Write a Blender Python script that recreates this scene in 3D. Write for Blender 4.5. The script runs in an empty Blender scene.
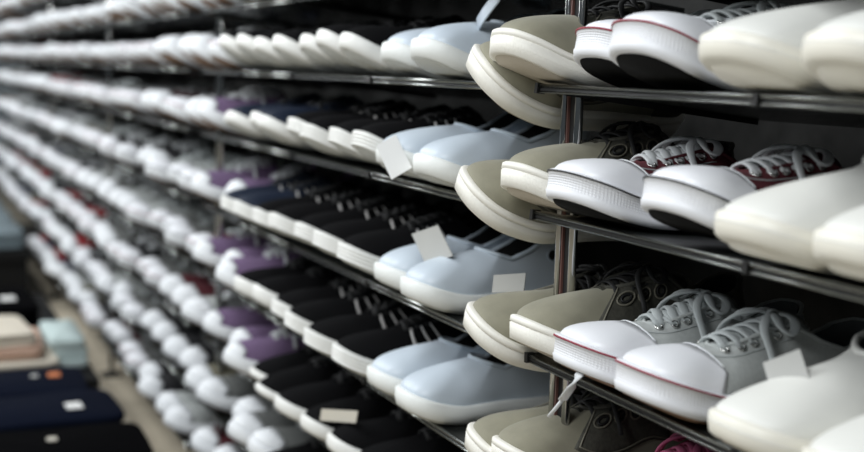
import bpy, math, random
import numpy as np
from mathutils import Vector, Matrix
random.seed(7)
SC = bpy.context.scene
COL = SC.collection
ZC = 1.04                      # camera height above the floor
FRONT = 0.64                   # front edge of the shelves, metres to the right of the camera
TILTS = [math.radians(q) for q in (1.5, 1.5, 1.5, 1.5, 2.0, 4.5, 6.5, 6.5, 6.5)]; TILT = TILTS[4]      # shelves slope down to the back
ROWS = [-.895, -.747, -.599, -.451, -.305, -.147, -.0115, .115, .250]   # lowest to highest, relative to camera

# ------------------------------------------------------------------ camera
FPX = 1200.0
a = np.array([-554.0, 172.0, -FPX]); vx = -262.0
Yv = (a[0]*vx + FPX*FPX)/a[1]
upc = -np.array([vx, -Yv, -FPX])
a /= np.linalg.norm(a); upc /= np.linalg.norm(upc); nc = np.cross(a, upc)
RW = np.array([nc, a, upc])
cam_d = bpy.data.cameras.new('camera'); cam = bpy.data.objects.new('camera', cam_d); COL.objects.link(cam)
M4 = Matrix.Identity(4)
for r in range(3):
    for c in range(3): M4[r][c] = RW[r][c]
M4[0][3], M4[1][3], M4[2][3] = 0, 0, ZC
cam.matrix_world = M4
cam_d.sensor_width = 36; cam_d.lens = FPX/864*36
cam_d.clip_start = 0.02
cam_d.dof.use_dof = True; cam_d.dof.focus_distance = 1.27; cam_d.dof.aperture_fstop = 3.3
SC.camera = cam
def proj(p):
    c = RW.T @ (np.asarray(p, float) - np.array([0, 0, ZC]))
    if c[2] > -0.05: return (1e6, 1e6)
    return 432 + FPX*c[0]/-c[2], 226 - FPX*c[1]/-c[2]
def ray_x(px, py, X):
    d = RW @ np.array([px-432, -(py-226), -FPX]); d = d*(X/d[0]); return Vector((d[0], d[1], d[2]+ZC))

# ------------------------------------------------------------------ materials
def mat(name, col, rough=0.6, metal=0.0, noise=0.0, nscale=60, bump=0.0, bscale=200, kind=None, spec=0.5, sheen=0.0, coat=0.0):
    m = bpy.data.materials.new(name); m.use_nodes = True
    nt = m.node_tree; b = nt.nodes['Principled BSDF']; L = nt.links.new
    b.inputs['Base Color'].default_value = (*col, 1); b.inputs['Roughness'].default_value = rough
    b.inputs['Metallic'].default_value = metal; b.inputs['Specular IOR Level'].default_value = spec
    if sheen: b.inputs['Sheen Weight'].default_value = sheen
    if coat: b.inputs['Coat Weight'].default_value = coat
    tc = nt.nodes.new('ShaderNodeTexCoord')
    if noise:
        n = nt.nodes.new('ShaderNodeTexNoise'); n.inputs['Scale'].default_value = nscale; n.inputs['Detail'].default_value = 4
        L(tc.outputs['Object'], n.inputs['Vector'])
        r = nt.nodes.new('ShaderNodeValToRGB')
        r.color_ramp.elements[0].position = 0.3; r.color_ramp.elements[1].position = 0.7
        r.color_ramp.elements[0].color = (*[max(0, c*(1-noise)) for c in col], 1)
        r.color_ramp.elements[1].color = (*[min(1, c*(1+noise*0.6)) for c in col], 1)
        L(n.outputs['Fac'], r.inputs['Fac']); L(r.outputs['Color'], b.inputs['Base Color'])
    h = None
    if kind in ('diamond', 'ticks'):
        uv = nt.nodes.new('ShaderNodeUVMap'); uv.uv_map = 'UVMap'
        sep = nt.nodes.new('ShaderNodeSeparateXYZ'); L(uv.outputs['UV'], sep.inputs[0])
        def mth(op, x, y=None):
            q = nt.nodes.new('ShaderNodeMath'); q.operation = op
            for k, v in enumerate((x, y)):
                if v is None: continue
                if isinstance(v, (int, float)): q.inputs[k].default_value = v
                else: L(v, q.inputs[k])
            return q.outputs[0]
        U, V = sep.outputs[0], sep.outputs[1]
        if kind == 'diamond':
            s = 2*math.pi/0.0066
            p = mth('SINE', mth('MULTIPLY', mth('ADD', U, mth('MULTIPLY', V, 1.25)), s))
            q = mth('SINE', mth('MULTIPLY', mth('SUBTRACT', U, mth('MULTIPLY', V, 1.25)), s))
            hh = mth('MULTIPLY', p, q)
            msk = mth('MULTIPLY', mth('GREATER_THAN', V, 0.0125), mth('LESS_THAN', V, 0.0285))
        else:
            p = mth('SINE', mth('MULTIPLY', U, 2*math.pi/0.0058)); p = mth('GREATER_THAN', p, 0.45)
            rw = mth('GREATER_THAN', mth('SINE', mth('MULTIPLY', V, 2*math.pi/0.0075)), 0.8)
            hh = mth('MULTIPLY', mth('MAXIMUM', p, rw), -1)
            msk = mth('MULTIPLY', mth('GREATER_THAN', V, 0.004), mth('LESS_THAN', V, 0.0225))
        h = mth('MULTIPLY', hh, msk)
        bp = nt.nodes.new('ShaderNodeBump'); bp.inputs['Strength'].default_value = bump; bp.inputs['Distance'].default_value = 0.0008
        L(h, bp.inputs['Height']); L(bp.outputs['Normal'], b.inputs['Normal'])
    elif bump:
        n2 = nt.nodes.new('ShaderNodeTexNoise'); n2.inputs['Scale'].default_value = bscale; n2.inputs['Detail'].default_value = 3
        L(tc.outputs['Object'], n2.inputs['Vector'])
        bp = nt.nodes.new('ShaderNodeBump'); bp.inputs['Strength'].default_value = bump; bp.inputs['Distance'].default_value = 0.001
        L(n2.outputs['Fac'], bp.inputs['Height']); L(bp.outputs['Normal'], b.inputs['Normal'])
    return m
M = {}
M['rub_white'] = mat('white_rubber', (.74, .76, .78), .5, bump=.05)
M['rub_diamond'] = mat('white_rubber_diamond', (.76, .77, .80), .5, bump=.45, kind='diamond')
M['rub_cap'] = mat('white_toe_rubber', (.78, .79, .82), .38)
M['rub_cream'] = mat('cream_rubber_ticks', (.82, .80, .73), .55, bump=1.0, kind='ticks')
M['rub_offw'] = mat('off_white_rubber', (.77, .79, .77), .55, bump=.05)
M['rub_ivory'] = mat('ivory_rubber', (.78, .755, .67), .45)
M['rub_bone'] = mat('bone_rubber', (.77, .77, .74), .5, bump=.05)
M['out_black'] = mat('black_outsole', (.009, .009, .009), .9, spec=.1)
M['out_tan'] = mat('tan_outsole', (.48, .43, .35), .7, bump=.4, bscale=300)
M['out_grey'] = mat('pale_grey_outsole', (.50, .51, .48), .7, bump=.5, bscale=400)
M['out_brown'] = mat('brown_outsole', (.22, .13, .08), .7)
M['slip'] = mat('pale_blue_grey_upper', (.56, .63, .70), .42, noise=.03, nscale=20)
M['slip_lip'] = mat('blue_grey_collar', (.50, .57, .64), .5)
M['olive'] = mat('olive_nubuck', (.235, .222, .160), .8, noise=.10, nscale=45, bump=.15, bscale=500, sheen=.2)
M['olive_dk'] = mat('dark_olive_mesh', (.060, .058, .045), .75, noise=.3, nscale=220, bump=.5, bscale=500)
M['olive_thread'] = mat('olive_thread', (.16, .15, .115), .7)
M['ivory_up'] = mat('ivory_upper', (.74, .74, .70), .5, noise=.02, nscale=30)
def canvas(n, c): return mat(n, c, .85, noise=.08, nscale=250, bump=.35, bscale=900)
M['cv_white'] = canvas('white_canvas', (.62, .64, .66))
M['cv_grey'] = canvas('pale_grey_canvas', (.40, .42, .41))
M['cv_mid'] = canvas('grey_canvas', (.13, .135, .13))
M['cv_black'] = canvas('black_canvas', (.016, .016, .018))
M['cv_maroon'] = canvas('maroon_canvas', (.085, .012, .018))
M['cv_pink'] = canvas('pink_canvas', (.35, .05, .12))
M['cv_navy'] = canvas('navy_canvas', (.015, .022, .05))
M['cv_red'] = canvas('red_canvas', (.30, .02, .025))
M['cv_purple'] = canvas('purple_mesh', (.165, .105, .20))
M['cv_olive'] = canvas('khaki_canvas', (.15, .14, .10))
M['black_up'] = mat('black_upper', (.0065, .0065, .007), .95, spec=.05, bump=.2, bscale=600)
M['blue_up'] = mat('midnight_blue_upper', (.006, .012, .028), .7, spec=.25, bump=.2, bscale=600)
M['stripe'] = mat('pale_stripe', (.62, .60, .58), .6)
M['lace_white'] = mat('white_laces', (.66, .68, .69), .85, bump=.5, bscale=900)
M['lace_grey'] = mat('grey_laces', (.42, .45, .45), .85, bump=.5, bscale=900)
M['lace_black'] = mat('black_laces', (.02, .02, .02), .7)
M['lace_pink'] = mat('pink_laces', (.45, .10, .20), .85)
M['red_line'] = mat('red_rubber_line', (.26, .012, .035), .5)
M['black_line'] = mat('black_rubber_line', (.015, .015, .018), .5)
M['lining_dk'] = mat('dark_lining', (.02, .02, .02), .9)
M['lining_gr'] = mat('grey_lining', (.16, .17, .17), .9)
M['metal'] = mat('steel_eyelet', (.55, .55, .53), .25, metal=1)
M['chrome'] = mat('chrome', (.42, .42, .41), .10, metal=1)
M['dull_chrome'] = mat('worn_chrome', (.24, .25, .24), .22, metal=1)
M['slot'] = mat('black_slot', (.008, .008, .008), .6)
M['red_reflection'] = mat('painted_red_reflection', (.13, .06, .05), .4)  # reddish reflection in the chrome post, put in as flat colour
M['plate'] = mat('black_shelf_plate', (.014, .016, .015), .22, noise=.2, nscale=9)
M['panel'] = mat('black_back_panel', (.026, .026, .025), .85, spec=.1, noise=.35, nscale=18, bump=.3, bscale=60)
M['floor'] = mat('beige_floor', (.50, .44, .34), .5, noise=.12, nscale=7)
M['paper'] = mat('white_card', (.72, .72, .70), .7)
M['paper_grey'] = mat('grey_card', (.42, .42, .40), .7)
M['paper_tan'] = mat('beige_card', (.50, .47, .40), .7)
M['paper_orange'] = mat('orange_paper', (.55, .17, .06), .7)
M['cloth_black'] = mat('black_cloth', (.0022, .0022, .0026), 1, spec=.02, bump=.6, bscale=120)
M['cloth_navy'] = mat('navy_cloth', (.004, .006, .014), 1, spec=.05, bump=.6, bscale=120)
M['cloth_cream'] = mat('cream_cloth', (.66, .60, .50), .95, noise=.05, nscale=12, bump=.5, bscale=90)
M['cloth_mint'] = mat('pale_mint_cloth', (.46, .55, .54), .95, bump=.5, bscale=90)
M['cloth_peach'] = mat('peach_cloth', (.62, .42, .32), .95, bump=.5, bscale=90)
M['cloth_blue'] = mat('grey_blue_cloth', (.17, .215, .235), .95, noise=.10, nscale=14, bump=.5, bscale=90)
M['table'] = mat('black_table', (.007, .007, .007), .7, spec=.15)

# ------------------------------------------------------------------ mesh helpers
def mesh(name, V, F, m, uv=None, smooth=True):
    me = bpy.data.meshes.new(name)
    me.from_pydata([tuple(map(float, v)) for v in V], [], [tuple(int(q) for q in f) for f in F])
    me.materials.append(M[m])
    if smooth: me.polygons.foreach_set('use_smooth', [True]*len(me.polygons))
    if uv is not None:
        l = me.uv_layers.new(name='UVMap')
        for lp in me.loops: l.data[lp.index].uv = uv[lp.vertex_index]
    me.update()
    return me
class B:
    """collects pieces of one part"""
    def __init__(s): s.V = []; s.F = []
    def add(s, V, F):
        o = len(s.V); s.V += [tuple(v) for v in V]; s.F += [tuple(i+o for i in f) for f in F]; return s
    def box(s, c, d, rot=None):
        P = []
        for x in (-.5, .5):
            for y in (-.5, .5):
                for z in (-.5, .5):
                    v = Vector((x*d[0], y*d[1], z*d[2]))
                    if rot is not None: v = rot @ v
                    P.append(Vector(c)+v)
        return s.add(P, [(0, 1, 3, 2), (4, 6, 7, 5), (0, 4, 5, 1), (2, 3, 7, 6), (0, 2, 6, 4), (1, 5, 7, 3)])
    def grid(s, G, closed=False):
        n, m = len(G), len(G[0]); V = [p for r in G for p in r]; F = []
        for i in range(n-1):
            for j in range(m if closed else m-1):
                k = (j+1) % m; F.append((i*m+j, i*m+k, (i+1)*m+k, (i+1)*m+j))
        return s.add(V, F)
    def tube(s, pts, rx, ry=None, up=(0, 0, 1), n=8, closed=False, cap=True):
        ry = ry or rx; pts = [Vector(p) for p in pts]; m = len(pts); G = []
        for i, p in enumerate(pts):
            q0 = pts[i-1] if (i or closed) else p; q1 = pts[(i+1) % m] if (i < m-1 or closed) else p
            t = (q1-q0).normalized(); u = Vector(up[i] if isinstance(up, list) else up)
            w = t.cross(u)
            if w.length < 1e-4: w = t.cross(Vector((1, 0, 0)))
            w.normalize(); u2 = w.cross(t).normalized()
            G.append([p + w*(rx*math.cos(2*math.pi*k/n)) + u2*(ry*math.sin(2*math.pi*k/n)) for k in range(n)])
        if closed: G.append(G[0])
        o = len(s.V); s.grid(G, True)
        if cap and not closed:
            s.F.append(tuple(o+k for k in range(n))[::-1]); s.F.append(tuple(o+(m-1)*n+k for k in range(n)))
        return s
    def mesh(s, name, m, smooth=True): return mesh(name, s.V, s.F, m, smooth=smooth)
def sstep(x, a0, b0):
    t = np.clip((x-a0)/(b0-a0), 0, 1); return t*t*(3-2*t)

OUT = [(0, 0), (.022, .018), (.0325, .09), (.0345, .25), (.0385, .42), (.0460, .6), (.0490, .72), (.0455, .84), (.0350, .935), (.0175, .988),
       (-.004, 1.0), (-.0245, .984), (-.0395, .925), (-.0465, .84), (-.0470, .72), (-.0400, .58), (-.0315, .42), (-.0295, .25), (-.0300, .09), (-.0205, .018)]
def outline(N, L, wk, blunt):
    P = np.array(OUT); n = len(P); D = []
    for i in range(n):
        p0, p1, p2, p3 = P[i-1], P[i], P[(i+1) % n], P[(i+2) % n]
        for k in range(24):
            t = k/24
            D.append(.5*((2*p1)+(-p0+p2)*t+(2*p0-5*p1+4*p2-p3)*t*t+(-p0+3*p1-3*p2+p3)*t**3))
    D = np.array(D); D[:, 0] *= wk
    # blunt widens the toe end
    D[:, 0] *= 1 + blunt*sstep(D[:, 1], .8, .98)
    D[:, 1] = np.clip(D[:, 1], 0, 1)
    it = 10*24
    def resample(seg, m):
        q = seg*np.array([1, L]); d = np.r_[0, np.cumsum(np.linalg.norm(np.diff(q, axis=0), axis=1))]
        tt = np.linspace(0, d[-1], m+1)[:-1]
        return np.c_[np.interp(tt, d, seg[:, 0]), np.interp(tt, d, seg[:, 1])]
    A = resample(D[:it+1], N//2); C = resample(np.r_[D[it:], D[:1]], N//2)
    return np.r_[A, C]
class Shoe:
    """last of one kind of shoe; local frame: toe tip at the origin pointing +y, sole on z=0"""
    def __init__(s, side=1, N=96, L=.285, wk=1.0, blunt=0, th=.030, thtoe=None, spring=.018, st=.66, hw=.028, hwt=.017,
                 zheel=.080, zside=.062, ztop=.086, zthroat=.064, toeh=.026, bulge=.004, inset=.003, a=.42, zmid=None, zp=None):
        s.N = N; s.L = L; s.side = side
        o = outline(N, L, wk, blunt); s.s = o[:, 1].copy()
        s.xy = np.c_[o[:, 0]*side, o[:, 1]*L - L]
        t = np.roll(s.xy, -1, 0) - np.roll(s.xy, 1, 0); t /= np.linalg.norm(t, axis=1)[:, None]
        s.nr = np.c_[t[:, 1], -t[:, 0]]*side
        s.zb = spring*np.clip((s.s-.66)/.34, 0, 1)**1.8 + .004*np.clip((.1-s.s)/.1, 0, 1)**2
        s.th = th + ((thtoe or th)-th)*sstep(s.s, .7, .95) + .003*sstep(-s.s, -.3, 0)
        per = np.r_[0, np.cumsum(np.linalg.norm(np.diff(s.xy, axis=0), axis=1))]; s.per = per - per[N//2]
        zt = s.zb + s.th
        P0 = np.c_[s.xy - s.nr*inset, zt-.003]
        so = np.where(s.s < a, .03+s.s*(a-.03)/a, st-(st-a)*(np.clip(1-s.s, 0, 1)/(1-a))**2)
        w = hw + (hwt-hw)*sstep(so, .32, .52)
        w = w*np.sqrt(np.clip((so-.03)/.07, 0, 1))*np.sqrt(np.clip((st-so)/.07, 0, 1))
        sg = np.where(np.arange(N) < N//2, 1, -1)*side
        cxl = np.interp(so, [0, .4, .75, 1], [.001, .003, .002, -.003])*side
        zo = np.interp(so, [0, .05, .13, .22, .32, .43, st], [zheel, zheel-.001, zside+.008, zside, zside+.008*(zmid is None), zmid or ztop, zthroat])
        if zp: zo = np.interp(so, [0, .05, .13, .22, .32, .43, st], zp)
        P3 = np.c_[cxl + sg*w, so*L-L, zo]
        tt = sstep(s.s, .62, 1.0)[:, None]
        P1 = P0 + np.c_[s.nr*bulge, np.zeros(N)]; P1[:, 2] += (.022*(1-tt[:, 0]) + toeh*tt[:, 0])
        P2 = P3 + (P0-P3)*(.22 + .36*tt)
        P2[:, 2] = (P3[:, 2]-.26*(P3[:, 2]-P0[:, 2]))*(1-tt[:, 0]) + ((P0[:, 2]+toeh)*.60+P3[:, 2]*.40+.004)*tt[:, 0]
        s.P = (P0, P1, P2, P3); s.so = so
    def S(s, i, u):
        """point of the upper: ring index i (float), u 0 at the sole to 1 at the opening"""
        i = i % s.N; i0 = int(math.floor(i)); f = i-i0; j = (i0+1) % s.N
        p = [q[i0]*(1-f)+q[j]*f for q in s.P]; v = 1-u
        return p[0]*v**3+3*p[1]*v*v*u+3*p[2]*v*u*u+p[3]*u**3
    def nrm(s, i, u):
        e = .01; du = s.S(i, min(1, u+e))-s.S(i, max(0, u-e)); di = s.S(i+.5, u)-s.S(i-.5, u)
        n = np.cross(di, du)*s.side; l = np.linalg.norm(n)
        return n/l if l > 1e-9 else np.array([0, 0, 1.])
    def Sn(s, i, u, off): return s.S(i, u)+s.nrm(i, u)*off
    def fix(s, F): return [f[::-1] for f in F] if s.side < 0 else F
    def sole(s, name, m, levels):
        N = s.N; V = []; UV = []
        for v, off in levels:
            q = s.xy+s.nr*off
            for k in range(N):
                V.append((q[k, 0], q[k, 1], s.zb[k]+.003+v*(s.th[k]-.003))); UV.append((s.per[k], v*s.th[k]))
        F = []; R = len(levels)
        for r in range(R-1):
            for k in range(N):
                F.append((r*N+k, r*N+(k+1) % N, (r+1)*N+(k+1) % N, (r+1)*N+k))
        for o, fl in ((0, 1), ((R-1)*N, 0)):
            for k in range(N//2):
                f = (o+k, o+k+1, o+(N-k-1) % N, o+(N-k) % N)
                if k == 0: f = (o, o+1, o+N-1)
                if k == N//2-1: f = (o+k, o+k+1, o+k+2)
                F.append(f if fl == 0 else f[::-1])
        return mesh(name, V, s.fix(F), m, UV)
    def outsole(s, m, off=-.003):
        N = s.N; V = []; q = s.xy+s.nr*off; q2 = s.xy+s.nr*(off-.002)
        for Q, dz in ((q2, 0), (q, .0035)):
            for k in range(N): V.append((Q[k, 0], Q[k, 1], s.zb[k]+dz))
        F = [(k, (k+1) % N, N+(k+1) % N, N+k) for k in range(N)]
        for k in range(N//2):
            f = (k, k+1, (N-k-1) % N, (N-k) % N)
            if k == 0: f = (0, 1, N-1)
            if k == N//2-1: f = (k, k+1, k+2)
            F.append(f[::-1])
        return mesh('outsole', V, s.fix(F), m)
    def band(s, name, m, v0, v1, off):
        N = s.N; G = []
        for v, o in ((v0, off-.0015), (v0, off), (v1, off), (v1, off-.0015)):
            q = s.xy+s.nr*o
            G.append([(q[k, 0], q[k, 1], s.zb[k]+.003+v*(s.th[k]-.003)) for k in range(N)])
        b = B().grid(G, True); return mesh(name, b.V, s.fix(b.F), m)
    def upper(s, name, m, nu=14, us=None):
        G = [[s.S(k, u) for k in range(s.N)] for u in (us or np.linspace(0, 1, nu))]
        b = B().grid(G, True); return mesh(name, b.V, s.fix(b.F), m)
    def lining(s, m, nu=6):
        G = [[s.Sn(k, u, -.0035) for k in range(s.N)] for u in np.linspace(1, .35, nu)]
        b = B().grid(G, True)
        q = s.xy-s.nr*.008; o = len(b.V); N = s.N
        b.V += [(q[k, 0], q[k, 1], s.zb[k]+s.th[k]+.002) for k in range(N)]
        for k in range(1, N//2-1): b.F.append((o+k, o+k+1, o+N-k-1, o+N-k))
        return mesh('lining', b.V, s.fix(b.F), m)
    def collar(s, name, m, r=.0024, us=1.0, i0=None, i1=None):
        if i0 is None:
            pts = [s.S(k, us) for k in range(s.N)]; b = B().tube(pts, r, n=6, closed=True)
        else:
            pts = [s.S(k, us) for k in np.linspace(i0, i1, 40)]; b = B().tube(pts, r, n=6)
        return b.mesh(name, m)
    def patch(s, name, m, i0, i1, u0, u1, ni=20, nu=6, off=.0012):
        """u0,u1: numbers or functions of the ring fraction"""
        G = []; I = np.linspace(i0, i1, ni)
        fu0 = u0 if callable(u0) else (lambda t: u0); fu1 = u1 if callable(u1) else (lambda t: u1)
        for r in range(-1, nu+1):
            row = []
            for k in range(-1, ni+1):
                kk = min(max(k, 0), ni-1); i = I[kk]; t = kk/(ni-1)
                rr = min(max(r, 0), nu-1)/(nu-1); u = fu0(t)+(fu1(t)-fu0(t))*rr
                o = -.0004 if (r in (-1, nu) or k in (-1, ni)) else off
                row.append(s.Sn(i, u, o))
            G.append(row)
        b = B().grid(G); return mesh(name, b.V, s.fix(b.F), m)
    def cap(s, name, m, ycap, off=.0014, ni=37, nu=8, curve=.012):
        """toe cap: everything of the upper in front of ycap"""
        N = s.N; I = [k for k in np.linspace(N*.25, N*.75, 400) if s.S(k, 0)[1] > ycap-.002]
        i0, i1 = I[0], I[-1]; uu = []
        for i in np.linspace(i0, i1, ni):
            best = .02
            for u in np.linspace(0, 1, 120):
                p = s.S(i, u)
                if p[1]+curve*(abs(p[0])/.04)**2 < ycap: break
                best = u
            uu.append(max(best, .03))
        f = lambda t: float(np.interp(t, np.linspace(0, 1, ni), uu))
        return s.patch(name, m, i0, i1, 0.0, f, ni, nu, off), (i0, i1, uu)
    def idx(s, sv, outer=True):
        """ring index whose opening position is sv on the outer/inner side"""
        h = s.N//2
        if outer: return float(np.interp(sv, s.so[:h+1], np.arange(h+1)))
        r = np.r_[s.so[h:], s.so[:1]]; return float(np.interp(-sv, -r, np.arange(h, s.N+1)))
    def tongue(s, m, rise=.016, s1=.36, w=.021, st=None):
        st = st or s.so.max(); G = []
        for layer in (0, 1):
            for sv in (np.linspace(st+.03, s1, 12) if layer == 0 else np.linspace(s1, st+.03, 12)):
                t = (st+.03-sv)/(st+.03-s1); row = []
                ia, ib = s.idx(min(sv, st-.002)), s.idx(min(sv, st-.002), False)
                A, C = s.S(ia, 1), s.S(ib, 1); mid = (A+C)/2
                for x in np.linspace(-1, 1, 9):
                    ww = w*(.75+.35*t)
                    z = mid[2]-.003+.004*(1-x*x)-.006*x*x+rise*max(0, t-.55)/.45*.9 - layer*.004
                    row.append((mid[0]+x*ww, sv*s.L-s.L, z))
                G.append(row)
        G.append(G[0]); b = B().grid(G); return b.mesh('tongue', m)
    def laces(s, m, n=5, s0=None, s1=.44, wide=.0042, thick=.0016, bow=True, lift=.004, loose=0):
        st = s.so.max(); s0 = s0 or st-.035; b = B(); eye = []
        sv = np.linspace(s0, s1, n)
        L_ = [(s.Sn(s.idx(q), .90, .0012), s.Sn(s.idx(q, False), .90, .0012)) for q in sv]
        for j, (A, C) in enumerate(L_):
            eye += [(s.idx(sv[j]), .90), (s.idx(sv[j], False), .90)]
            def arc(P, Q, h):
                P, Q = np.array(P), np.array(Q); d = Q-P
                return [tuple(P+d*t+np.array([0, 0, h*math.sin(math.pi*t)+ (-.0015 if t in (0, 1) else 0)])) for t in np.linspace(0, 1, 9)]
            b.tube(arc(A, C, lift+.003), wide, thick, n=8)
            if j < n-1:
                b.tube(arc(A, L_[j+1][1], lift+.0055), wide, thick, n=8); b.tube(arc(C, L_[j+1][0], lift+.001), wide, thick, n=8)
        if bow:
            A, C = L_[-1]; K = (np.array(A)+np.array(C))/2+np.array([0, .002, lift+.006])
            for sx in (-1, 1):
                lp = [K+np.array([sx*(.036*math.sin(math.pi*t)), .026*math.sin(2*math.pi*t*.9)*.5+.010*t, .009*math.sin(math.pi*t)-.020*math.sin(math.pi*t)**3]) for t in np.linspace(0, 1, 15)]
                b.tube(lp, wide*.9, thick, n=8)
                e = [K+np.array([sx*(.006+.040*t), .004+.035*t+.010*math.sin(4*t), .003-.004*t-.040*t*t]) for t in np.linspace(0, 1, 10)]
                b.tube(e, wide*.8, thick, n=8)
            b.tube([K+np.array([x, 0, .002-abs(x)*.3]) for x in np.linspace(-.007, .007, 5)], .006, .004, n=8)
        return b.mesh('laces', m), eye
    def eyelets(s, eye, m='metal', r=.0036):
        b = B()
        for i, u in eye:
            p = s.Sn(i, u-.03, .0012); n = Vector(s.nrm(i, u-.03)); t = n.cross(Vector((0, 1, 0))).normalized(); q = n.cross(t)
            b.tube([Vector(p)+t*(r*math.cos(k*math.pi/5))+q*(r*math.sin(k*math.pi/5)) for k in range(10)], .0013, n=5, closed=True, up=tuple(n))
        return b
    def seam(s, name, m, path, r=.0007, off=.0006, closed=False):
        b = B()
        for pp in path: b.tube([s.Sn(i, u, off) for i, u in pp], r, n=5, closed=closed)
        return b.mesh(name, m)

# ------------------------------------------------------------------ kinds of shoe; each returns a tree [(name, mesh, [children])]
def bar(levels): return levels
def canvas_sneaker(side, up='cv_grey', line='red_line', lace='lace_grey', far=False, cap='rub_cap', sole='rub_diamond', bow=True, out='out_brown'):
    S = Shoe(side, 48 if far else 112, .283, .93 if far else .99, .02 if far else .16, th=.029, thtoe=.032, spring=.020, st=.70, toeh=.012, zthroat=.064, ztop=.086, zside=.062, zheel=.082)
    lv = [(0, -.002), (.05, .003), (.30, .0045), (.34, .0035), (.86, .003), (.89, .0042), (.97, .0040), (1, .002), (1, -.004)]
    if far: lv = [(0, -.002), (.06, .003), (.9, .004), (1, .001), (1, -.004)]
    t = [('sole', S.sole('canvas_sole', 'rub_white' if far else sole, lv), [('outsole', S.outsole(out), [])] + ([('foxing_line', S.band('foxing_line', line, .905, .965, .0052), [])]))]
    capm, (i0, i1, uu) = S.cap('toe_cap', cap, -.050 if far else -.066, ni=19 if far else 41, nu=5 if far else 9)
    kids = [('toe_cap', capm, [])]
    la, eye = S.laces(lace, 5 if far else 6, wide=.0055, thick=.0020, bow=bow)
    if not far:
        kids += [('eyelet', S.eyelets([e]).mesh('eyelet', 'metal'), []) for e in eye]
        I = np.linspace(i0+1, i1-1, 40)
        kids.append(('cap_rim', S.seam('cap_rim', 'rub_white', [[(i, min(1, float(np.interp((i-i0)/(i1-i0), np.linspace(0, 1, len(uu)), uu))+.012)) for i in I]], .0011, .0010), []))
        for o in (True, False):
            ia, ib = S.idx(.69, o), S.idx(.43, o)
            kids.append(('stitching', S.seam('stitching', 'lace_grey', [[(ia+(ib-ia)*q, .76-.05*math.sin(q*3)) for q in np.linspace(0, 1, 24)]], .0006), []))
        kids.append(('lining', S.lining('lining_gr'), [])); kids.append(('collar_binding', S.collar('collar_binding', up, .0022), []))
    t.append(('upper', S.upper('canvas_upper', up, 7 if far else 16), kids))
    t.append(('tongue', S.tongue(up), [])); t.append(('laces', la, []))
    return t
def slip_on(side, far=False, tag=False):
    S = Shoe(side, 48 if far else 112, .236, .98, .10, th=.026, thtoe=.028, spring=.014, st=.58, hw=.031, hwt=.028, zp=(.116, .116, .112, .099, .081, .069, .078), toeh=.017, bulge=.005, a=.38)
    lv = [(0, -.003), (.08, .002), (.5, .0042), (.9, .0038), (1, .001), (1, -.004)]
    kids = [('collar_binding', S.collar('collar_binding', 'slip_lip', .0032), []), ('lining', S.lining('lining_dk'), [])]
    for o in (True, False):
        i = S.idx(.19, o); u = .62
        ring = B(); p = S.Sn(i, u, .0006); n = Vector(S.nrm(i, u)); t1 = n.cross(Vector((0, 0, 1))).normalized(); q1 = n.cross(t1)
        disc = [Vector(p)+t1*(.0078*math.cos(k*math.pi/10))+q1*(.0078*math.sin(k*math.pi/10)) for k in range(20)]
        ring.add(disc+[Vector(p)+n*.0004], [(k, (k+1) % 20, 20) for k in range(20)])
        kids.append(('button', ring.mesh('button', 'slot'), [('button_rim', B().tube(disc, .0013, n=6, closed=True, up=tuple(n)).mesh('button_rim', 'slip_lip'), [])]))
    return [('sole', S.sole('slip_sole', 'rub_offw', lv), [('outsole', S.outsole('out_grey'), [])]), ('upper', S.upper('slip_upper', 'slip', 16), kids)]
def olive_sneaker(side):
    S = Shoe(side, 112, .285, 1.0, .12, th=.028, thtoe=.030, spring=.021, st=.64, hw=.029, hwt=.020, zheel=.092, zside=.066, ztop=.098, zthroat=.080, toeh=.015)
    lv = [(0, -.002), (.05, .003), (.68, .0042), (.70, .0030), (.74, .0030), (.76, .0042), (.95, .0036), (1, .0012), (1, -.004)]
    kids = []
    la, eye = S.laces('lace_black', 4, wide=.004, thick=.0018, bow=True)
    for o in (True, False):
        ia, ib = S.idx(.612, o), S.idx(.30, o)
        lo = lambda t: .34 - .22*math.sin(math.pi*min(1, t*1.2))*.8
        pm = S.patch('quarter_overlay', 'olive_dk', ia, ib, lo, .97, 28, 8, .0016)
        sub = [('overlay_stitching', S.seam('overlay_stitching', 'olive_thread', [[(ia+(ib-ia)*q, lo(q)+.05) for q in np.linspace(.03, .97, 30)],
                [(ia+(ib-ia)*.04, u) for u in np.linspace(lo(.04)+.05, .95, 10)]], .0010, .0022), [])]
        for sv in (.575, .512, .450):
            ic = S.idx(sv, o); di = abs(S.idx(sv+.022, o)-ic)
            for k, (r, mm) in enumerate(((1.0, 'olive_thread'), (.55, 'metal'))):
                loop = [(ic+di*r*math.cos(q), .74+.115*r*math.sin(q)) for q in np.linspace(0, 2*math.pi, 18)[:-1]]
                sub.append(('lace_hole' if k == 0 else 'lace_hole_rim', S.seam('lace_hole', 'olive_thread' if k == 0 else 'slot', [loop], .0012 if k == 0 else .0016, .0024, True), []))
        kids.append(('quarter_overlay', pm, sub))
    h = S.N/2
    kids.append(('heel_counter', S.patch('heel_counter', 'olive_dk', -13, 13, 0, .9, 20, 7, .0013), []))
    kids += [('lining', S.lining('lining_dk'), []), ('collar_binding', S.collar('collar_binding', 'olive_dk', .0030), [])]
    t = [('sole', S.sole('cream_sole', 'rub_cream', lv), [('outsole', S.outsole('out_tan'), [])]), ('upper', S.upper('olive_upper', 'olive', 16), kids)]
    t.append(('tongue', S.tongue('olive_dk'), [])); t.append(('laces', la, []))
    return t
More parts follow.
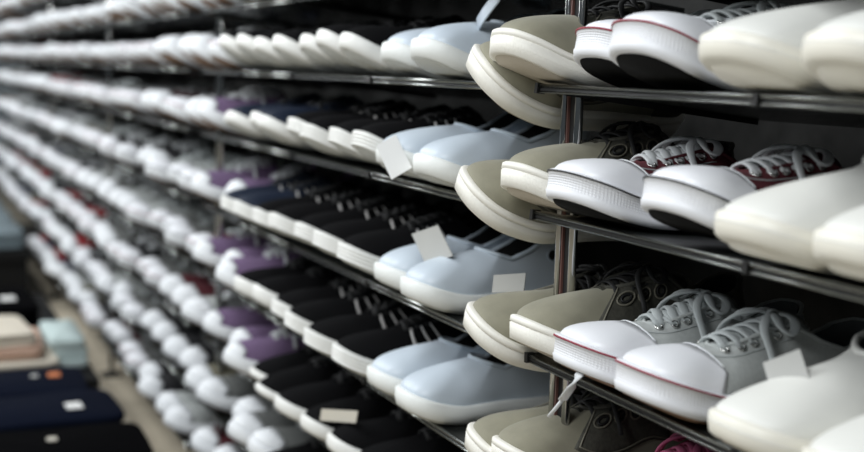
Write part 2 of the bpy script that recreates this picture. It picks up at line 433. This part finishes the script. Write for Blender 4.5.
def ivory_slip_on(side):
    S = Shoe(side, 112, .288, .99, .10, th=.028, thtoe=.027, spring=.016, st=.56, hw=.032, hwt=.028, zheel=.096, zside=.070, ztop=.100, zthroat=.088, toeh=.011, bulge=.006, a=.38, inset=.001)
    lv = [(0, -.006), (.06, -.001), (.2, .003), (.55, .0046), (.9, .0044), (.97, .002), (1, .0005), (1, -.004)]
    kids = [('collar_binding', S.collar('collar_binding', 'ivory_up', .0035), []), ('lining', S.lining('lining_gr'), [])]
    return [('sole', S.sole('ivory_sole', 'rub_ivory', lv), [('outsole', S.outsole('rub_ivory', -.007), []), ('sole_line', S.band('sole_line', 'rub_bone', .62, .66, .0048), [])]), ('upper', S.upper('ivory_upper', 'ivory_up', 16), kids)]
def black_sneaker(side, up='black_up', ribs=True, stripes=True, sole='rub_bone', far=False, thick=.028):
    S = Shoe(side, 64 if far else 96, .284, 1.0, .05, th=thick, spring=.023, st=.66, hw=.029, hwt=.018, zheel=.092, zside=.066, ztop=.098, zthroat=.074, toeh=.012)
    lv = [(0, -.003), (.06, .002)]
    if ribs:
        for k in range(4):
            v = .12+.21*k; lv += [(v, .0046), (v+.13, .0046), (v+.15, .0028), (v+.19, .0028)]
        lv += [(.97, .0042), (1, .002), (1, -.004)]
    else: lv += [(.35, .0045), (.85, .0035), (1, .001), (1, -.004)]
    la, eye = S.laces('lace_black', 5, wide=.0045, thick=.0018, bow=False)
    kids = [('lining', S.lining('lining_dk'), []), ('collar_binding', S.collar('collar_binding', up, .0035), [])]
    if stripes:
        for o in (True, False):
            for k in range(3):
                s0 = .605-.045*k; i0 = S.idx(s0, o); w = abs(S.idx(s0+.008, o)-i0)
                sg = 1 if o else -1; lean = sg*abs(S.idx(.50, o)-S.idx(.44, o))*1.0
                G = []
                for u in [.3]+list(np.linspace(.3, .90, 9))+[.90]:
                    row = []
                    for q, of in ((0, -.0004), (0, .0012), (.5, .0014), (1, .0012), (1, -.0004)):
                        row.append(S.Sn(i0+lean*(.90-u)*-2.6+w*q*sg, u, of if .2 < u < .84 else of))
                    G.append(row)
                b = B().grid(G); kids.append(('side_stripe', mesh('side_stripe', b.V, b.F if (o == (side > 0)) else b.F, 'stripe'), []))
    t = [('sole', S.sole('ribbed_sole', sole, lv), [('outsole', S.outsole('out_grey'), [])]), ('upper', S.upper('black_upper', up, 12), kids)]
    t.append(('tongue', S.tongue(up), [])); t.append(('laces', la, []))
    return t
def trainer(side, up='cv_purple', lace='lace_white', sole='rub_white', capm='rub_white', ycap=-.044, far=True):
    S = Shoe(side, 48, .282, .95, .0, th=.034, thtoe=.031, spring=.026, st=.68, toeh=.018, zthroat=.074, ztop=.100, zheel=.096)
    lv = [(0, -.002), (.1, .004), (.45, .0055), (.8, .003), (1, .001), (1, -.004)]
    la, eye = S.laces(lace, 5, wide=.005, thick=.002, bow=True, lift=.005)
    cm, _ = S.cap('toe_cap', capm, ycap, ni=15, nu=5)
    return [('sole', S.sole('trainer_sole', sole, lv), [('outsole', S.outsole('out_brown'), [])]),
            ('upper', S.upper('trainer_upper', up, 7), [('toe_cap', cm, [])]), ('tongue', S.tongue(up), []), ('laces', la, [])]

CACHE = {}
def tree(fn, side, **kw):
    k = (fn.__name__, side, tuple(sorted(kw.items())))
    if k not in CACHE: CACHE[k] = fn(side, **kw)
    return CACHE[k]
def link(name, data, parent=None):
    o = bpy.data.objects.new(name, data); COL.objects.link(o)
    if parent is not None: o.parent = parent
    return o
def tag(o, label, cat, group=None, kind=None):
    o['label'] = label; o['category'] = cat
    if group: o['group'] = group
    if kind: o['kind'] = kind
    return o
def plant(t, parent):
    for n, me, ch in t:
        o = link(n, me, parent); plant(ch, o)
def shoe_matrix(Y, z, p, yaw=0, roll=0, pitch=0, drop=0):
    TILT = TILTS[ROWS.index(z)]
    drop -= .22*math.sin(max(0, pitch))
    base = Vector((FRONT-p*math.cos(TILT), Y, z+ZC+p*math.sin(TILT)-drop))
    R = Matrix.Rotation(math.pi/2+yaw, 4, 'Z') @ Matrix.Rotation(TILT+pitch, 4, 'X') @ Matrix.Rotation(roll, 4, 'Y')
    return Matrix.Translation(base) @ R
def put(name, t, mw, label, cat, group):
    r = link(name, None); r.empty_display_size = .02; r.matrix_world = mw
    tag(r, label, cat, group); plant(t, r)
    return r

ORD = ['', 'first', 'second', 'third', 'fourth', 'fifth', 'sixth', 'seventh', 'eighth', 'ninth', 'tenth', 'eleventh', 'twelfth', 'thirteenth', 'fourteenth', 'fifteenth', 'sixteenth', 'seventeenth', 'eighteenth', 'nineteenth', 'twentieth']
ORD += ['twenty-'+q for q in ORD[1:10]]+['thirtieth']+['thirty-'+q for q in ORD[1:10]]
SHELF = ['lowest shelf', 'second shelf up', 'third shelf up', 'fourth shelf up', 'fifth shelf up', 'sixth shelf up', 'seventh shelf up', 'eighth shelf up', 'ninth shelf up']
POSTS = [1.114, 2.585, 3.98, 5.39]
POSTX = .676
rd = math.radians
def seen(Y, z):
    for X in (.58, .62, .68, .80):
        for dz in (.0, .04, .08):
            x, y = proj((X, Y, z+ZC+dz-(X-FRONT)*math.tan(TILT)))
            if -1 < x < 866 and -1 < y < 454: return True
    return False

# ------------------------------------------------------------------ near shoes, by row: (Y of the toe tip, out, yaw deg, roll deg, drop)
def toe_y(px, ri, out):
    """shelf position of a toe whose outermost point is seen at picture column px"""
    X = FRONT-out+.02; z = ROWS[ri]; py = 60
    for _ in range(4):
        q = ray_x(px, py, X); py = proj((X, q.y, z+ZC+.03))[1]
    return q.y-.037
NEAR = {   # row: toe column in the picture, overhang, yaw, roll, drop, pitch (degrees, metres)
  6: dict(ivory=[(808, .045, 0, 0, 0, 0), (708, .05, 0, 0, 0, 0)], canvas=[(617, .046, 2, 0, 0, 1), (584, .018, 2, 0, 0, 1)], olive=[(496, .055, 0, 0, 0, 0), (468, .05, 4, -32, .022, 0)], slip=[(417, .045, 0, 0, 0, 1), (389, .022, 0, 0, 0, 1)]),
  5: dict(ivory=[(820, .045, 0, 0, 0, 0), (725, .05, 0, 0, 0, 0)], canvas=[(648, .035, 0, 0, 0, 2), (558, .045, 2, 0, 0, 0)], olive=[(508, .045, 0, 0, 0, 0), (459, .05, 3, -28, .022, 0)], slip=[(421, .04, 0, 0, 0, 0), (385, .05, 0, 0, 0, 1)]),
  4: dict(ivory=[(810, .045, 0, 0, 0, 0), (720, .045, 0, 0, 0, 0)], canvas=[(624, .045, 0, 0, 0, 0), (565, .045, 0, 0, 0, 0)], olive=[(518, .040, 0, 0, 0, 0), (470, .045, 2, -20, .014, 0)], slip=[(409, .04, 0, 0, 0, 0), (384, .030, 0, 0, 0, 0)]),
  3: dict(ivory=[(815, .045, 0, 0, 0, 0)], canvas=[(620, .045, 0, 0, 0, 0), (566, .045, 0, 0, 0, 0)], olive=[(500, .035, 0, 0, 0, 0), (473, .036, 2, -14, .010, 0)], slip=[(404, .04, 0, 0, 0, 0), (377, .035, 0, 0, 0, 0)]),
}
for ri in NEAR:
    for k_ in NEAR[ri]: NEAR[ri][k_] = [(toe_y(q[0], ri, q[1]),)+q[1:] for q in NEAR[ri][k_]]
DOWN = {6: 'top shelf', 5: 'second shelf down', 4: 'third shelf down', 3: 'bottom shelf'}
CV = {6: dict(up='cv_white', line='red_line', lace='lace_grey', out='out_black'), 5: dict(up='cv_maroon', line='black_line', lace='lace_white', out='out_black'),
      4: dict(up='cv_grey', line='red_line', lace='lace_grey', out='out_brown'), 3: dict(up='cv_pink', line='red_line', lace='lace_pink', out='out_brown')}
CVT = {6: 'white canvas sneaker with thin red line and black underside', 5: 'maroon canvas sneaker with white toe and black line', 4: 'pale grey canvas sneaker with white toe and red line', 3: 'pink canvas sneaker'}
shoes_by_key = {}
n_shoes = 0
for ri, d in NEAR.items():
    z = ROWS[ri]
    for kind, lst in d.items():
        vis = [q for q in lst if seen(q[0], z)]
        for k, (Y, p, yaw, roll, drop, pit) in enumerate(lst):
            if not seen(Y, z): continue
            side = 1 if k == 0 else -1
            which = ('nearer of the two' if k == 0 else 'farther of the two') if len(vis) > 1 else 'only one in view'
            if kind == 'ivory': nm, t, cat, lab, g = 'slip_on_shoe', tree(ivory_slip_on, side), 'shoe', 'smooth ivory shoe at right edge, %s, %s' % (DOWN[ri], which), 'ivory shoes at the right edge'
            if kind == 'canvas': nm, t, cat, lab, g = 'canvas_sneaker', tree(canvas_sneaker, side, **CV[ri]), 'sneaker', '%s, %s, %s' % (CVT[ri], DOWN[ri], 'nearer one' if k == 0 else 'farther one'), 'canvas sneakers right of the near post'
            if kind == 'olive': nm, t, cat, lab, g = 'suede_sneaker', tree(olive_sneaker, side), 'sneaker', ('level olive sneaker with cream sole beside near chrome post, %s' if k == 0 else 'tilted olive sneaker with cream sole slipping into the shelf gap, %s') % DOWN[ri], 'olive sneakers at the near post'
            if kind == 'slip': nm, t, cat, lab, g = 'slip_on_shoe', tree(slip_on, side), 'shoe', 'pale blue-grey slip-on shoe, %s, %s' % (DOWN[ri], 'beside the olive sneakers' if k == 0 else 'beside the black sneakers'), 'pale blue-grey slip-ons'
            o = put(nm, t, shoe_matrix(Y, z, p, rd(yaw), rd(roll), rd(pit), drop), lab, cat, g)
            shoes_by_key[(ri, kind, k)] = o; n_shoes += 1

# ------------------------------------------------------------------ the rest of the wall of shoes
FARUP = [('cv_mid', 'grey'), ('cv_black', 'black'), ('cv_black', 'black'), ('cv_grey', 'pale grey'), ('cv_navy', 'navy'), ('cv_red', 'red'), ('cv_maroon', 'maroon'), ('cv_olive', 'khaki')]
todo = []
rng = random.Random(11)
for ri, z in enumerate(ROWS):
    Y = max(q[0] for q in NEAR[ri]['slip'])+.112 if ri in NEAR else 1.53
    j = 0; zone_n = {}
    while Y < 8.2:
        pair = j//2; side = 1 if j % 2 == 0 else -1
        if side == 1: pr = (rng.random(), rng.random(), rng.random())
        if seen(Y, z):
            yaw = rng.uniform(-4, 4); p = rng.uniform(.030, .055); pit = rng.uniform(0, 2)
            if ri in (5, 6) and Y < 2.42: pit += 1.5
            if Y > 2.3: yaw = rng.uniform(-7, 7); p = rng.uniform(.0, .040); pit = rng.uniform(0, 1.5)
            spec = None
            if Y < {0: 1.9, 1: 2.0, 2: 2.12, 3: 2.26}.get(ri, 2.33):
                if ri == 6: spec = (black_sneaker, dict(ribs=False, stripes=False, thick=.027), 'black_sneaker', 'black sneaker with smooth off-white sole', 'sneaker')
                elif ri == 5: spec = (black_sneaker, dict(ribs=Y < 1.98, stripes=Y < 1.98, up='black_up' if Y < 1.98 else 'blue_up', thick=.026), 'black_sneaker', ('black striped sneaker with ribbed white sole' if Y < 1.98 else 'midnight blue sneaker with flat white sole'), 'sneaker')
                elif ri == 4: spec = (black_sneaker, dict(ribs=True, stripes=True, up='black_up' if Y < 2.1 else 'blue_up'), 'black_sneaker', ('black three-striped sneaker with ribbed white sole' if Y < 2.1 else 'midnight blue sneaker with ribbed white sole'), 'sneaker')
                elif ri == 3: spec = (black_sneaker, dict(ribs=Y < 1.98, stripes=Y < 1.98, thick=.028 if Y < 1.98 else .032, sole='rub_bone'), 'black_sneaker', ('black striped sneaker with ribbed white sole' if Y < 1.98 else 'black sneaker with tall smooth white sole'), 'sneaker')
                else: spec = (black_sneaker, dict(ribs=False, stripes=False, thick=.018 if pr[1] < .6 else .026), 'black_sneaker', 'black sneaker with thin white sole', 'sneaker')
            elif Y < 2.56 and ri != 6:
                if ri in (5, 4, 3, 2): spec = (trainer, dict(up='cv_purple', ycap=-.022), 'trainer', 'purple trainer with white toe', 'trainer')
                else: spec = (trainer, dict(up='cv_mid', lace='lace_white'), 'trainer', 'grey trainer with white toe and laces', 'trainer')
            else:
                u = FARUP[min(7, int((pr[0]**1.25)*8))]
                if pr[1] < .62: spec = (canvas_sneaker, dict(up=u[0], lace='lace_white' if u[0] in ('cv_white', 'cv_black', 'cv_navy') else 'lace_grey', line=('red_line' if pr[2] < .5 else 'black_line'), far=True), 'canvas_sneaker', '%s canvas sneaker with white toe' % u[1], 'sneaker')
                else: spec = (trainer, dict(up=u[0], lace='lace_white'), 'trainer', '%s trainer with white toe' % u[1], 'trainer')
            zn = 0
            for q, py in enumerate(POSTS):
                if Y > py+.02: zn = q
            zone_n[zn] = zone_n.get(zn, 0)+1; cnt = zone_n[zn]
            where = ('%s past the slip-ons' % ORD[cnt]) if zn == 0 else '%s past the %s chrome post' % (ORD[cnt], ORD[zn+1])
            if ri == 7 or ri < 3 and zn == 0: where = '%s from the frame edge' % ORD[cnt] if zn == 0 else '%s past %s chrome post' % (ORD[cnt], ORD[zn+1])
            lab = '%s, %s, %s' % (spec[3], SHELF[ri], where)
            dist = math.hypot(Y, .64)
            todo.append((dist, ri, Y, (p, pit), yaw, side, spec, lab))
        j += 1
        Y += (.108 if j % 2 else .114) if Y < 2.3 else ((.132 if j % 2 else .172)+rng.uniform(-.008, .014))
# lowest shelf is empty far down the aisle
todo = [q for q in todo if not (q[1] == 0 and q[2] > 5.95)]
todo.sort(key=lambda q: q[0])
LIMIT = 300
keep, rest = todo[:LIMIT-n_shoes], todo[LIMIT-n_shoes:]
GR = {0: 'shoes on the lowest shelf', 1: 'shoes on the second shelf up', 2: 'shoes on the third shelf up', 3: 'shoes on the fourth shelf up', 4: 'shoes on the fifth shelf up', 5: 'shoes on the sixth shelf up', 6: 'shoes on the seventh shelf up', 7: 'shoes on the eighth shelf up', 8: 'shoes on the top shelf'}
for dist, ri, Y, p, yaw, side, spec, lab in keep:
    put(spec[2], tree(spec[0], side, **spec[1]), shoe_matrix(Y, ROWS[ri], p[0], rd(yaw), 0, rd(p[1])), lab, spec[4], GR[ri])
if rest:
    V, F, MI, mats = [], [], [], []
    for dist, ri, Y, p, yaw, side, spec, lab in rest:
        mw = shoe_matrix(Y, ROWS[ri], p[0], rd(yaw), 0, rd(p[1]))
        def walk(t):
            for n, me, ch in t:
                m = me.materials[0]
                if m not in mats: mats.append(m)
                k = mats.index(m); o = len(V)
                V.extend([tuple(mw @ v.co) for v in me.vertices])
                for f in me.polygons: F.append(tuple(i+o for i in f.vertices)); MI.append(k)
                walk(ch)
        walk(tree(spec[0], side, **spec[1]))
    me = bpy.data.meshes.new('distant_shoes'); me.from_pydata(V, [], F)
    for m in mats: me.materials.append(m)
    me.polygons.foreach_set('material_index', MI); me.polygons.foreach_set('use_smooth', [True]*len(F)); me.update()
    tag(link('distant_shoes', me), 'blurred rows of mixed white-toed shoes at the far end of the shelves', 'shoes', kind='stuff')

# ------------------------------------------------------------------ shelves and posts
def shelf(y0, y1, z, label):
    TILT = TILTS[ROWS.index(z)]; W = y1-y0; notch = .034 if any(abs(y1-p_-.012) < .002 for p_ in POSTS) else 0; r = link('shelf', None); r.location = (FRONT, (y0+y1)/2, z+ZC); r.rotation_euler = (0, TILT, 0)   # local x runs into the shelf, downwards
    tag(r, label, 'shelf', 'sloping black shelves')
    D = .27
    b = B().box((.007, 0, -.0025), (.014, W, .004)).box((D/2+.007, -notch/2, -.0025), (D-.014, W-notch, .004)); link('plate', b.mesh('plate', 'plate', False), r)
    for (x, zz, rr, nm, mm) in ((-.0015, -.0022, .0020, 'front_rail', 'dull_chrome'), (-.001, -.0085, .0014, 'lower_rail', 'dull_chrome')):
        t = B().tube([(x, -W/2+.002, zz), (x, W/2-.002, zz)], rr, n=10); link(nm, t.mesh(nm, mm), r)
    t = B().box((.002, 0, -.0058), (.005, W-.004, .0046)); link('lip', t.mesh('lip', 'slot', False), r)
    t = B().box((-.002, 0, -.0055), (.006, .006, .0105)); link('clip', t.mesh('clip', 'slot', False), r)
    for sy in (-1, 1):
        t = B().box((.001, sy*(W/2-.003), -.005), (.010, .006, .011)).box((D/2+.007, sy*(W/2-.0015)-(notch if sy > 0 else 0), -.0068), (D-.014, .003, .006)); link('end_bracket', t.mesh('end_bracket', 'slot', False), r)
for ri, z in enumerate(ROWS):
    segs = [(.41, 1.126, 'right of near post')]
    for k, py in enumerate(POSTS):
        nxt = (POSTS+[6.82])[k+1]; mid = py+.853 if k == 0 else (py+nxt)/2+.06
        segs += [(py+.126, mid-.002, 'first left of %s chrome post' % ORD[k+1]), (mid+.002, nxt+.012, 'second left of %s chrome post' % ORD[k+1])]
    for y0, y1, w in segs:
        ok = any(q[1] == ri and y0-.03 < q[2] < y1+.03 for q in todo) or any(y0-.03 < q[0] < y1+.03 for v in NEAR.get(ri, {}).values() for q in v)
        for q in np.linspace(y0, y1, 9):
            for zz in (0, -.012):
                x, y = proj((FRONT, q, z+ZC+zz))
                if -1 < x < 866 and -1 < y < 454: ok = True
        if ok or (ri == 7 and y0 < 2.7): shelf(y0, y1, z, 'sloping black shelf, %s, %s' % (SHELF[ri], w))
for k, py in enumerate(POSTS):
    r = link('shelf_post', None); r.location = (POSTX, py, 0)
    tag(r, '%s chrome shelf post from the right, with dark slots' % ['nearest', 'second', 'third', 'fourth'][k], 'post', 'chrome shelf posts')
    H = 2.0
    for dy in (-.0140, .0140):
        t = B().tube([(0, dy, 0), (0, dy, H)], .0048, n=14); link('tube', t.mesh('tube', 'chrome'), r)
    t = B().box((.002, 0, H/2), (.006, .0225, H)); link('slotted_strip', t.mesh('slotted_strip', 'slot', False), r)
    t = B().box((-.002, .003, H/2), (.004, .0022, H)); link('inner_strip', t.mesh('inner_strip', 'red_reflection' if k == 0 else 'dull_chrome', False), r)  # on the nearest post this strip is a painted reddish reflection
    t = B().box((0, 0, .004), (.06, .06, .008)); link('foot_plate', t.mesh('foot_plate', 'slot', False), r)

# ------------------------------------------------------------------ setting
def struct(name, b, m):
    o = link(name, b.mesh(name, m, False)); o['kind'] = 'structure'; return o
struct('floor', B().box((.2, 4, -.05), (6, 14, .1)), 'floor')
struct('wall_back', B().box((1.17, 4, 1.4), (.06, 14, 2.8)), 'panel')

# ------------------------------------------------------------------ price tags
def card(name, corners, m, label, group='paper price tags'):
    P = [Vector(c) for c in corners]; P[3] = P[0]+P[2]-P[1]; n = (P[1]-P[0]).cross(P[3]-P[0]).normalized()*.0006
    c = sum(P, Vector())/4
    G = []
    for q in (-1, 1): G.append([p+n*q-c for p in P])
    b = B().add(G[0]+G[1], [(3, 2, 1, 0), (4, 5, 6, 7)]+[(k, (k+1) % 4, 4+(k+1) % 4, 4+k) for k in range(4)])
    o = link(name, b.mesh(name, m, False)); o.location = c; tag(o, label, 'price tag', group); return o
card('price_tag', [ray_x(376, 146, .575), ray_x(396, 135, .605), ray_x(412, 168, .605), ray_x(392, 175, .575)], 'paper', 'white card tag hanging off a pale slip-on, second shelf down')
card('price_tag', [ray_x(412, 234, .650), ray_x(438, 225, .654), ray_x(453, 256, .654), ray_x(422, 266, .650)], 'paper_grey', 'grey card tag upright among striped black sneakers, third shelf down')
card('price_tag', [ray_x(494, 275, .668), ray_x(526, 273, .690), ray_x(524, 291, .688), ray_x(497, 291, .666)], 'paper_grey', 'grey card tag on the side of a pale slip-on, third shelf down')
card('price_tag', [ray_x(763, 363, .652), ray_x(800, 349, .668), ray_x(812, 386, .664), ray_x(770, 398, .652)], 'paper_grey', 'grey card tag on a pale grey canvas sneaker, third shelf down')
card('price_tag', [ray_x(322, 409, .612), ray_x(358, 411, .632), ray_x(356, 423, .630), ray_x(322, 424, .612)], 'paper_tan', 'beige card tag sticking up among black sneakers, low in the picture')

# ------------------------------------------------------------------ display tables and folded clothes in the aisle
def table(name, c, d, label, m='table'):
    r = link(name, None); r.location = (c[0], c[1], 0); tag(r, label, 'table', 'low display tables')
    t = B().box((0, 0, d[2]-.02), (d[0], d[1], .04)); link('table_top', t.mesh('table_top', m, False), r)
    t = B().box((0, 0, (d[2]-.04)/2), (d[0]-.03, d[1]-.03, d[2]-.04)); link('base', t.mesh('base', m, False), r)
table('display_table', (.05, 2.55), (.98, 1.45, .15), 'low beige wooden platform under black and navy folded clothes', 'floor')
table('display_table', (.05, 3.95), (.96, 1.30, .17), 'low black table under the cream folded shirts')
table('display_table', (.06, 6.7), (1.00, 3.0, .24), 'black display table at far left under grey-blue clothes')
def garment(name, c, size, m, label, group, yaw=0, tags=(), cat='clothes', folds=3):
    """a folded garment: flattened S-fold with a soft rounded rim"""
    sx, sy, sz = size; r = link(name, None); r.location = c; r.rotation_euler = (0, 0, yaw); tag(r, label, cat, group)
    rr = random.Random(int(c[1]*1000)+int(c[2]*3000)+int(c[0]*700)); lay = sz/folds; b = B()
    for f in range(folds):
        G = []; nth = 36
        j = (rr.uniform(-.006, .006), rr.uniform(-.006, .006))
        for q, zq in ((.0, .0), (.975, .0), (.995, .15), (1.0, .5), (.995, .85), (.975, 1.0), (0, 1.0)):
            row = []
            for k in range(nth):
                th = 2*math.pi*k/nth; c_, s_ = math.cos(th), math.sin(th); e = .22
                x = math.copysign(abs(c_)**e, c_)*sx/2*q; y = math.copysign(abs(s_)**e, s_)*sy/2*q
                row.append((x+j[0], y+j[1]+.003*math.sin(7*x/sx+f), lay*(f+zq*.96)+.002*math.sin(9*x/sx+5*y/sy+f)*(1 if zq > .5 else .6)))
            G.append(row)
        b.grid(G, True)
    o = link('fabric', b.mesh(name, m), r)
    for (x, y, w, h, mm, nm) in tags:
        t = B().box((x*sx, y*sy, sz+.003), (w, h, .002)); link(nm, t.mesh(nm, mm, False), r)
    return r
tz = .151
G1 = 'folded black and navy clothes on the low platform'
garment('folded_trousers', (.30, 2.28, tz), (.44, .25, .085), 'cloth_black', 'black folded trousers nearest the camera, small pale tag on top', G1, .05, [(-.02, .22, .020, .024, 'paper_tan', 'tag')], folds=4)
garment('folded_trousers', (.295, 2.55, tz), (.43, .25, .085), 'cloth_black', 'black folded trousers with round pale tag, second from the front', G1, -.03, [(.04, .10, .020, .026, 'paper_tan', 'tag')], folds=4)
garment('folded_trousers', (.28, 2.82, tz), (.42, .25, .090), 'cloth_navy', 'navy folded trousers with large white tag', G1, .04, [(.26, -.10, .036, .050, 'paper', 'tag')], folds=4)
garment('folded_trousers', (.265, 3.10, tz), (.40, .25, .085), 'cloth_navy', 'navy folded trousers with orange and pale tags', G1, -.05, [(.30, .10, .030, .040, 'paper_orange', 'tag'), (.18, .10, .018, .024, 'paper_grey', 'tag')], folds=4)
G2 = 'folded pale shirts on the low black table'
tz = .171
garment('folded_shirt', (.24, 3.50, tz), (.38, .30, .045), 'cloth_cream', 'cream folded shirt at the bottom of the pale pile', G2, .05)
garment('folded_shirt', (.22, 3.53, tz+.046), (.36, .28, .036), 'cloth_peach', 'peach folded shirt in the middle of the pale pile', G2, -.06)
garment('folded_shirt', (.20, 3.52, tz+.083), (.34, .27, .036), 'cloth_cream', 'cream folded shirt on top of the pale pile', G2, .09)
garment('folded_shirt', (.47, 3.58, tz), (.10, .28, .085), 'cloth_mint', 'pale mint folded shirt right of the cream pile', G2, 0)
garment('folded_trousers', (.27, 4.05, tz), (.34, .40, .10), 'cloth_black', 'black folded trousers behind the cream shirts, white tag on top', G2, .02, [(.25, -.12, .045, .07, 'paper', 'tag')], folds=4)
k = 0
for y in (5.50, 6.0, 6.5, 7.0, 7.5):
    for x in (.10, .40):
        k += 1
        garment('folded_jeans', (x, y, .241), (.29, .46, .07), 'cloth_blue', 'grey-blue folded jeans on the far table, %s pile back, %s column' % (ORD[(k+1)//2], 'aisle side' if k % 2 else 'shelf side'), 'grey-blue folded jeans on the far table', 0.02*(-1)**k, folds=4)

# ------------------------------------------------------------------ details on single shoes
# white lace end hanging over the shelf front from the farther pale grey canvas sneaker
cv = shoes_by_key[(4, 'canvas', 1)]
def part_world(name, pts, rx, ry, m, parent, n=8, up=(0, 0, 1)):
    inv = parent.matrix_world.inverted(); b = B().tube([inv @ Vector(p) for p in pts], rx, ry, n=n, up=up)
    return link(name, b.mesh(name, m), parent)
bpy.context.view_layer.update()
pl = [ray_x(585, 368, .612), ray_x(578, 376, .598), ray_x(571, 388, .596), ray_x(563, 399, .598), ray_x(556, 408, .600), ray_x(549, 416, .602)]
part_world('lace_end', pl[:4], .0055, .0020, 'lace_white', cv); part_world('lace_tip', pl[3:], .0020, .0018, 'lace_white', cv)
sl = shoes_by_key[(6, 'slip', 0)]
part_world('strap', [ray_x(478, 24, .67), ray_x(484, 14, .67), ray_x(492, 3, .67), ray_x(499, -6, .67)], .0105, .0014, 'slip', sl, up=(0, 1, 0))

# ------------------------------------------------------------------ light
def area(name, loc, size, energy, col, target):
    l = bpy.data.lights.new(name, 'AREA'); l.shape = 'RECTANGLE'; l.size, l.size_y = size; l.energy = energy; l.color = col
    o = bpy.data.objects.new(name, l); COL.objects.link(o); o.location = loc
    o.rotation_euler = (Vector(target)-Vector(loc)).to_track_quat('-Z', 'Y').to_euler(); return o
for i, y in enumerate((0.2, 2.2, 4.2, 6.4)):
    area('ceiling_lamp', (-.85, y, 2.25), (.45, 1.5), (41, 41, 46, 52)[i], (.95, .98, 1.0), (.5, y, .5))
w = bpy.data.worlds.new('world'); SC.world = w; w.use_nodes = True
w.node_tree.nodes['Background'].inputs[0].default_value = (.80, .92, 1.0, 1); w.node_tree.nodes['Background'].inputs[1].default_value = .10
SC.view_settings.view_transform = 'Standard'; SC.view_settings.look = 'None'; SC.view_settings.gamma = 1.0
SC.view_settings.exposure = 0.0; SC.view_settings.use_curve_mapping = False
